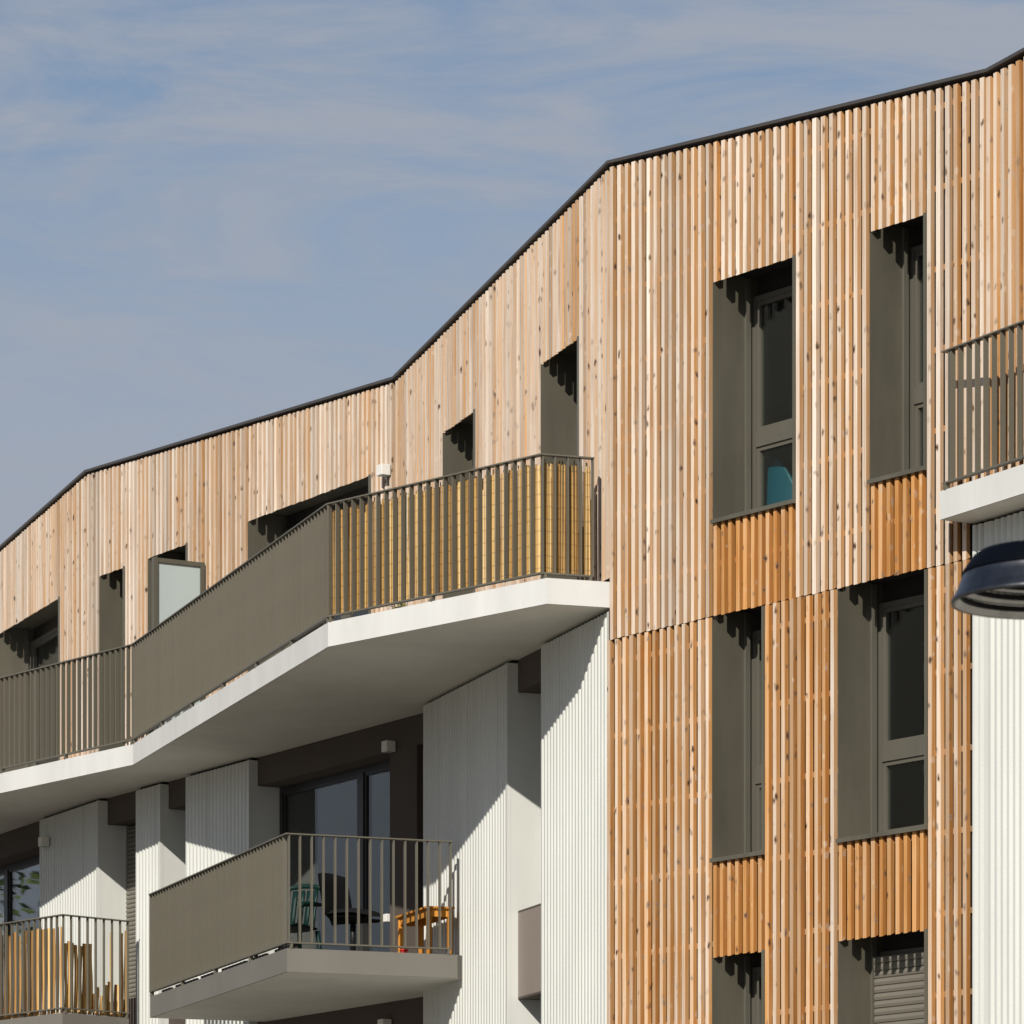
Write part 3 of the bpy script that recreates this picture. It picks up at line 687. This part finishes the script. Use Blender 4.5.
def garden_chair():
    cx, cy = PX(289, 101.8); L = local(cx, cy, math.radians(-115))
    t = thing('garden_chair', cx, cy, Z1, 'dark green plastic garden chair half hidden by the grey railing panel', 'chair')
    m = MB(); m.grid([[L(-0.2 + 0.42 * i / 8, -0.21 + 0.42 * j / 8, Z1 + 0.42 + 0.025 * ((j - 4) / 4) ** 2 + 0.012 * i / 8) for j in range(9)] for i in range(9)])
    o = m.build('seat', GREENP, t); o.modifiers.new('thick', 'SOLIDIFY').thickness = 0.014
    m = MB()
    for k in range(5):
        y0 = -0.19 + k * 0.078
        m.grid([[L(-0.2 - 0.10 * (z / 0.45) + 0.03 * (1 - ((y - 0) / 0.2) ** 2) * -1, y, Z1 + 0.43 + z) for y in (y0, y0 + 0.025, y0 + 0.05)] for z in (0.0, 0.15, 0.3, 0.40)])
    m.grid([[L(-0.29 - 0.03 * (1 - (y / 0.21) ** 2), y, Z1 + 0.82 + z + 0.035 * (1 - (y / 0.21) ** 2)) for y in [-0.21 + 0.42 * j / 10 for j in range(11)]] for z in (0, 0.05)])
    o = m.build('backrest', GREENP, t); o.modifiers.new('thick', 'SOLIDIFY').thickness = 0.016
    for s in (-1, 1):
        m = MB(); m.tube([L(-0.27, 0.215 * s, Z1 + 0.68), L(-0.05, 0.25 * s, Z1 + 0.665), L(0.2, 0.25 * s, Z1 + 0.64), L(0.235, 0.245 * s, Z1 + 0.60)], [0.018, 0.026, 0.026, 0.02]); m.build('armrest', GREENP, t)
        m = MB(); m.tube([L(0.24, 0.245 * s, Z1), L(0.22, 0.235 * s, Z1 + 0.42), L(0.235, 0.245 * s, Z1 + 0.61)], [0.018, 0.026, 0.02]); m.build('leg', GREENP, t)
        m = MB(); m.tube([L(-0.27, 0.235 * s, Z1), L(-0.2, 0.21 * s, Z1 + 0.42)], [0.018, 0.026]); m.build('leg', GREENP, t)
garden_chair()
cx, cy = PX(404, 105.6); t = thing('flower_pot', cx, cy, Z1, 'small red flower pot on the balcony floor in front of the orange bench', 'pot')
m = MB(); m.lathe((cx, cy, Z1), [(0.0, 0.0), (0.028, 0.0), (0.036, 0.055)], 24); m.build('pot_body', REDP, t)
m = MB(); m.lathe((cx, cy, Z1), [(0.0365, 0.052), (0.042, 0.052), (0.042, 0.068), (0.036, 0.068), (0.033, 0.058), (0.0, 0.058)], 24); m.build('pot_rim', REDP, t)

# a small leafy plant on the terrace, only its tips show above the reed mat
cx, cy = PX(400, 104.2); zt = FL[0]; t = thing('potted_plant', cx, cy, zt, 'wispy plant whose tips show above the reed screen below the cube lamp', 'plant')
m = MB(); m.lathe((cx, cy, zt), [(0, 0), (0.11, 0), (0.15, 0.28), (0.16, 0.28), (0.16, 0.31), (0.14, 0.31), (0.13, 0.26), (0, 0.26)], 24); m.build('plant_pot', CLAY, t)
m = MB(); lf = MB()
for k in range(13):
    q = R.uniform(0, 6.28); sp = R.uniform(0.03, 0.16); hh = R.uniform(0.66, 0.93)
    pts = [Vector((cx + sp * s * math.cos(q), cy + sp * s * math.sin(q), zt + 0.26 + hh * (s ** 0.9))) for s in (0, 0.35, 0.7, 1)]
    m.tube(pts, [0.005, 0.004, 0.003, 0.002], 5)
    for j in range(16):
        s = 0.35 + 0.65 * j / 15; p = Vector((cx + sp * s * math.cos(q), cy + sp * s * math.sin(q), zt + 0.26 + hh * s ** 0.9)); a2 = R.uniform(0, 6.28); l = R.uniform(0.03, 0.06)
        d1 = Vector((math.cos(a2), math.sin(a2), R.uniform(-0.1, 0.7))).normalized() * l; d2 = Vector((-math.sin(a2), math.cos(a2), 0.2)) * l * 0.28
        lf.quad(p, p + d1 * 0.5 + d2, p + d1, p + d1 * 0.5 - d2)
m.build('stem', LEAF, t); lf.build('foliage', LEAF, t, fix=False)

# teal chair with a rounded back standing just inside the upper left slat window
dq = -0.54; u = WA.at(766, dq); p = WA.P(u, dq, FL[0])
t = thing('rounded_chair', p.x, p.y, FL[0] - 0.02, 'teal round-backed chair seen through the lower pane of the tall slat-wall window', 'chair')
m = MB(); rows = []
for i in range(15):
    v = i / 14; hw = 0.37 * max(0.0, 1 - v) ** 0.62 + 0.012
    rows.append([WA.P(u + hw * q, dq - 0.05 * v - 0.16 * (hw * q / 0.36) ** 2, FL[0] + 0.38 + 0.53 * v) for q in [-1 + 2 * j / 16 for j in range(17)]])
m.grid(rows); o = m.build('backrest', TEAL, t, fix=False); o.modifiers.new('thick', 'SOLIDIFY').thickness = 0.014
m = MB(); rows = []
for i in range(8):
    v = i / 7; hw = 0.24 * math.sqrt(max(0.0, 1 - (v * 0.97) ** 4))
    rows.append([WA.P(u + hw * q, dq - 0.03 - 0.44 * v, FL[0] + 0.40 + 0.02 * v + 0.02 * q * q) for q in [-1 + 2 * j / 10 for j in range(11)]])
m.grid(rows); o = m.build('seat', TEAL, t, fix=False); o.modifiers.new('thick', 'SOLIDIFY').thickness = 0.016
for x, y in ((-0.18, -0.06), (0.18, -0.06), (-0.18, -0.42), (0.18, -0.42)):
    m = MB(); m.tube([WA.P(u + x * 1.15, dq + y, FL[0] - 0.015), WA.P(u + x * 0.8, dq + y * 0.85 - 0.03, FL[0] + 0.395)], [0.012, 0.016]); m.build('leg', BLKP, t)

# ------------------------------------------------------------------ street lamp close to the camera at the right edge
lx, ly = (1047 - 512) / 360.0, F / 360.0
t = thing('street_lamp', lx + 1.05, ly, GR, 'dark navy street lamp with polished reflector at the right edge, out of focus', 'street lamp')
m = MB(); m.lathe((lx, ly, 2.214), [(0.258, 0.0), (0.266, 0.0), (0.266, 0.010), (0.262, 0.014), (0.252, 0.034), (0.249, 0.036), (0.243, 0.056), (0.240, 0.058), (0.234, 0.078)], 96); m.build('lower_band', BANDM, t)
m = MB(); m.lathe((lx, ly, 2.214), [(0.2335, 0.078), (0.237, 0.080), (0.236, 0.086), (0.205, 0.130), (0.188, 0.142), (0.12, 0.152), (0.05, 0.165), (0.0, 0.168)], 96); m.build('lamp_hood', NAVY, t)
m = MB(); m.lathe((lx, ly, 2.214), [(0.257, 0.001), (0.241, 0.019), (0.238, 0.034), (0.221, 0.046), (0.218, 0.060), (0.199, 0.070), (0.196, 0.084), (0.16, 0.100), (0.10, 0.12), (0.0, 0.125)], 56, smooth=False); m.build('reflector', CHROME, t)
for gr_, gz in ((0.2385, 0.021), (0.2185, 0.049), (0.1965, 0.074)):
    m = MB(); m.lathe((lx, ly, 2.214), [(gr_ + 0.001, gz - 0.004), (gr_ - 0.002, gz - 0.003), (gr_ - 0.003, gz + 0.011)], 64); m.build('groove_ring', BLKP, t)
m = MB(); m.lathe((lx, ly, 2.214), [(0.0, 0.06), (0.03, 0.065), (0.045, 0.085), (0.03, 0.11), (0.0, 0.12)], 32); m.build('bulb_cover', LAMPW, t)
m = MB(); m.tube([(lx, ly, 2.375), (lx, ly, 2.48), (lx + 0.1, ly, 2.56), (lx + 1.05, ly, 2.60)], 0.025, 16); m.build('arm', NAVY, t)
m = MB(); m.tube([(lx + 1.05, ly, GR), (lx + 1.05, ly, -0.6), (lx + 1.05, ly, 2.7)], [0.07, 0.055, 0.045], 24); m.tube([(lx + 1.05, ly, GR), (lx + 1.05, ly, GR + 0.25)], 0.10, 24); m.build('post', NAVY, t)

# ------------------------------------------------------------------ trees beside the building, seen only mirrored in the window panes
def tree(x, y, h, label, seed):
    q = random.Random(seed); t = thing('broadleaf_tree', x, y, GR, label, 'tree', 'trees mirrored in the windows')
    m = MB(); m.tube([(x, y, GR), (x + .1, y, GR + h * .3), (x - .1, y + .1, GR + h * .85)], [h * .024, h * .016, h * .004], 10)
    for k in range(12):
        z = GR + h * q.uniform(.22, .7); an = q.uniform(0, 6.28); l = h * q.uniform(.12, .24); m.tube([(x, y, z), (x + l * .5 * math.cos(an), y + l * .5 * math.sin(an), z + l * .4), (x + l * math.cos(an), y + l * math.sin(an), z + l * .9)], [h * .008, h * .005, h * .002], 6)
    m.build('trunk', BARK, t)
    m = MB()
    cl = [(q.gauss(0, h * .10), q.gauss(0, h * .10), GR + h * q.uniform(.2, .98)) for _ in range(70)]
    for cx_, cy_, cz_ in cl:
        for _ in range(170):
            p = Vector((x + cx_ + q.gauss(0, h * .04), y + cy_ + q.gauss(0, h * .04), cz_ + q.gauss(0, h * .035))); d1 = Vector((q.gauss(0, 1), q.gauss(0, 1), q.gauss(0, .7))).normalized() * .10; d2 = d1.cross(Vector((q.gauss(0, 1), q.gauss(0, 1), q.gauss(0, 1)))).normalized() * .05
            m.quad(p - d1, p + d2, p + d1, p - d2)
    m.build('crown', LEAF, t, fix=False)
tree(-17.5, 39.0, 17.0, 'tall leafy tree beside the building mirrored in the tall slat-wall windows', 3)
tree(-21.5, 41.5, 16.0, 'second leafy tree further from the building mirrored in the slat-wall windows', 5)
tree(-22.4, 65.4, 14.5, 'lower leafy tree behind the left end mirrored in the lowest left window', 9)

# ------------------------------------------------------------------ ground
m = MB(); m.quad((-900, -900, GR), (900, -900, GR), (900, 900, GR), (-900, 900, GR)); tag(m.build('ground', GROUND), kind='structure')

# ------------------------------------------------------------------ sun, sky, camera
LD = Vector((0.295, 0.92, -0.585)).normalized()       # the way the sunlight travels
sun = bpy.data.lights.new('sun', 'SUN'); sun.energy = 5.0; sun.angle = math.radians(0.5); sun.color = (1.0, 0.945, 0.865)
so = bpy.data.objects.new('sun', sun); COL.objects.link(so); so.rotation_euler = LD.to_track_quat('-Z', 'Y').to_euler(); so.location = (-20, -30, 40)
el = math.asin(-LD.z); rot = math.atan2(-LD.x, -LD.y)
W = bpy.data.worlds.new('World'); SC.world = W; W.use_nodes = True
nt = W.node_tree; bg = nt.nodes['Background']; Lk = nt.links.new
sky = N(nt, 'ShaderNodeTexSky'); sky.sky_type = 'NISHITA'; sky.sun_disc = False; sky.sun_elevation = el; sky.sun_rotation = rot; sky.air_density = 1.0; sky.dust_density = 0.7; sky.ozone_density = 1.6
tc = N(nt, 'ShaderNodeTexCoord')
mp = N(nt, 'ShaderNodeMapping'); mp.inputs['Scale'].default_value = (10, 10, 50); mp.inputs['Rotation'].default_value = (0, math.radians(9), 0); Lk(tc.outputs['Generated'], mp.inputs['Vector'])
nz = N(nt, 'ShaderNodeTexNoise'); nz.inputs['Scale'].default_value = 1.0; nz.inputs['Detail'].default_value = 9; nz.inputs['Roughness'].default_value = 0.64; nz.inputs['Distortion'].default_value = 0.6; Lk(mp.outputs['Vector'], nz.inputs['Vector'])
cr = N(nt, 'ShaderNodeMapRange'); cr.inputs['From Min'].default_value = 0.40; cr.inputs['From Max'].default_value = 0.62; cr.inputs['To Min'].default_value = 0.22; cr.inputs['To Max'].default_value = 0.97; Lk(nz.outputs['Fac'], cr.inputs['Value'])
sx = N(nt, 'ShaderNodeSeparateXYZ'); Lk(tc.outputs['Generated'], sx.inputs['Vector'])
fd = N(nt, 'ShaderNodeMapRange'); fd.inputs['From Min'].default_value = 0.34; fd.inputs['From Max'].default_value = 0.65; fd.inputs['To Min'].default_value = 1; fd.inputs['To Max'].default_value = 0.1; Lk(sx.outputs['Z'], fd.inputs['Value'])
fm_ = N(nt, 'ShaderNodeMath', operation='MULTIPLY'); Lk(cr.outputs['Result'], fm_.inputs[0]); Lk(fd.outputs['Result'], fm_.inputs[1])
mx = N(nt, 'ShaderNodeMix', data_type='RGBA'); hz_ = N(nt, 'ShaderNodeMapRange'); hz_.inputs['From Min'].default_value = 0.185; hz_.inputs['From Max'].default_value = 0.285; hz_.inputs['To Min'].default_value = 0.0; hz_.inputs['To Max'].default_value = 1.0; Lk(sx.outputs['Z'], hz_.inputs['Value'])
iv = N(nt, 'ShaderNodeMath', operation='SUBTRACT'); iv.inputs[0].default_value = 1; Lk(fm_.outputs[0], iv.inputs[1])
iw = N(nt, 'ShaderNodeMath', operation='MULTIPLY'); Lk(iv.outputs[0], iw.inputs[0]); Lk(hz_.outputs['Result'], iw.inputs[1])
ix = N(nt, 'ShaderNodeMath', operation='SUBTRACT'); ix.inputs[0].default_value = 1; Lk(iw.outputs[0], ix.inputs[1])
Lk(ix.outputs[0], mx.inputs['Factor']); Lk(sky.outputs['Color'], mx.inputs['A']); mx.inputs['B'].default_value = (4.1, 4.52, 5.35, 1)
Lk(mx.outputs['Result'], bg.inputs['Color']); bg.inputs['Strength'].default_value = 0.085

cam = bpy.data.cameras.new('camera'); co = bpy.data.objects.new('camera', cam); COL.objects.link(co)
co.location = (0, 0, EYE); co.rotation_euler = (math.radians(90), 0, 0)
cam.sensor_width = 36; cam.lens = 36 * F / 1024; cam.shift_y = (HOR - 512) / 1024; cam.clip_start = 0.5; cam.clip_end = 3000
cam.dof.use_dof = True; cam.dof.focus_distance = 38.5; cam.dof.aperture_fstop = 16.0
SC.camera = co
SC.render.resolution_x = 1024; SC.render.resolution_y = 1024
SC.view_settings.view_transform = 'Standard'; SC.view_settings.look = 'None'; SC.view_settings.gamma = 1.0; SC.view_settings.exposure = 0.0
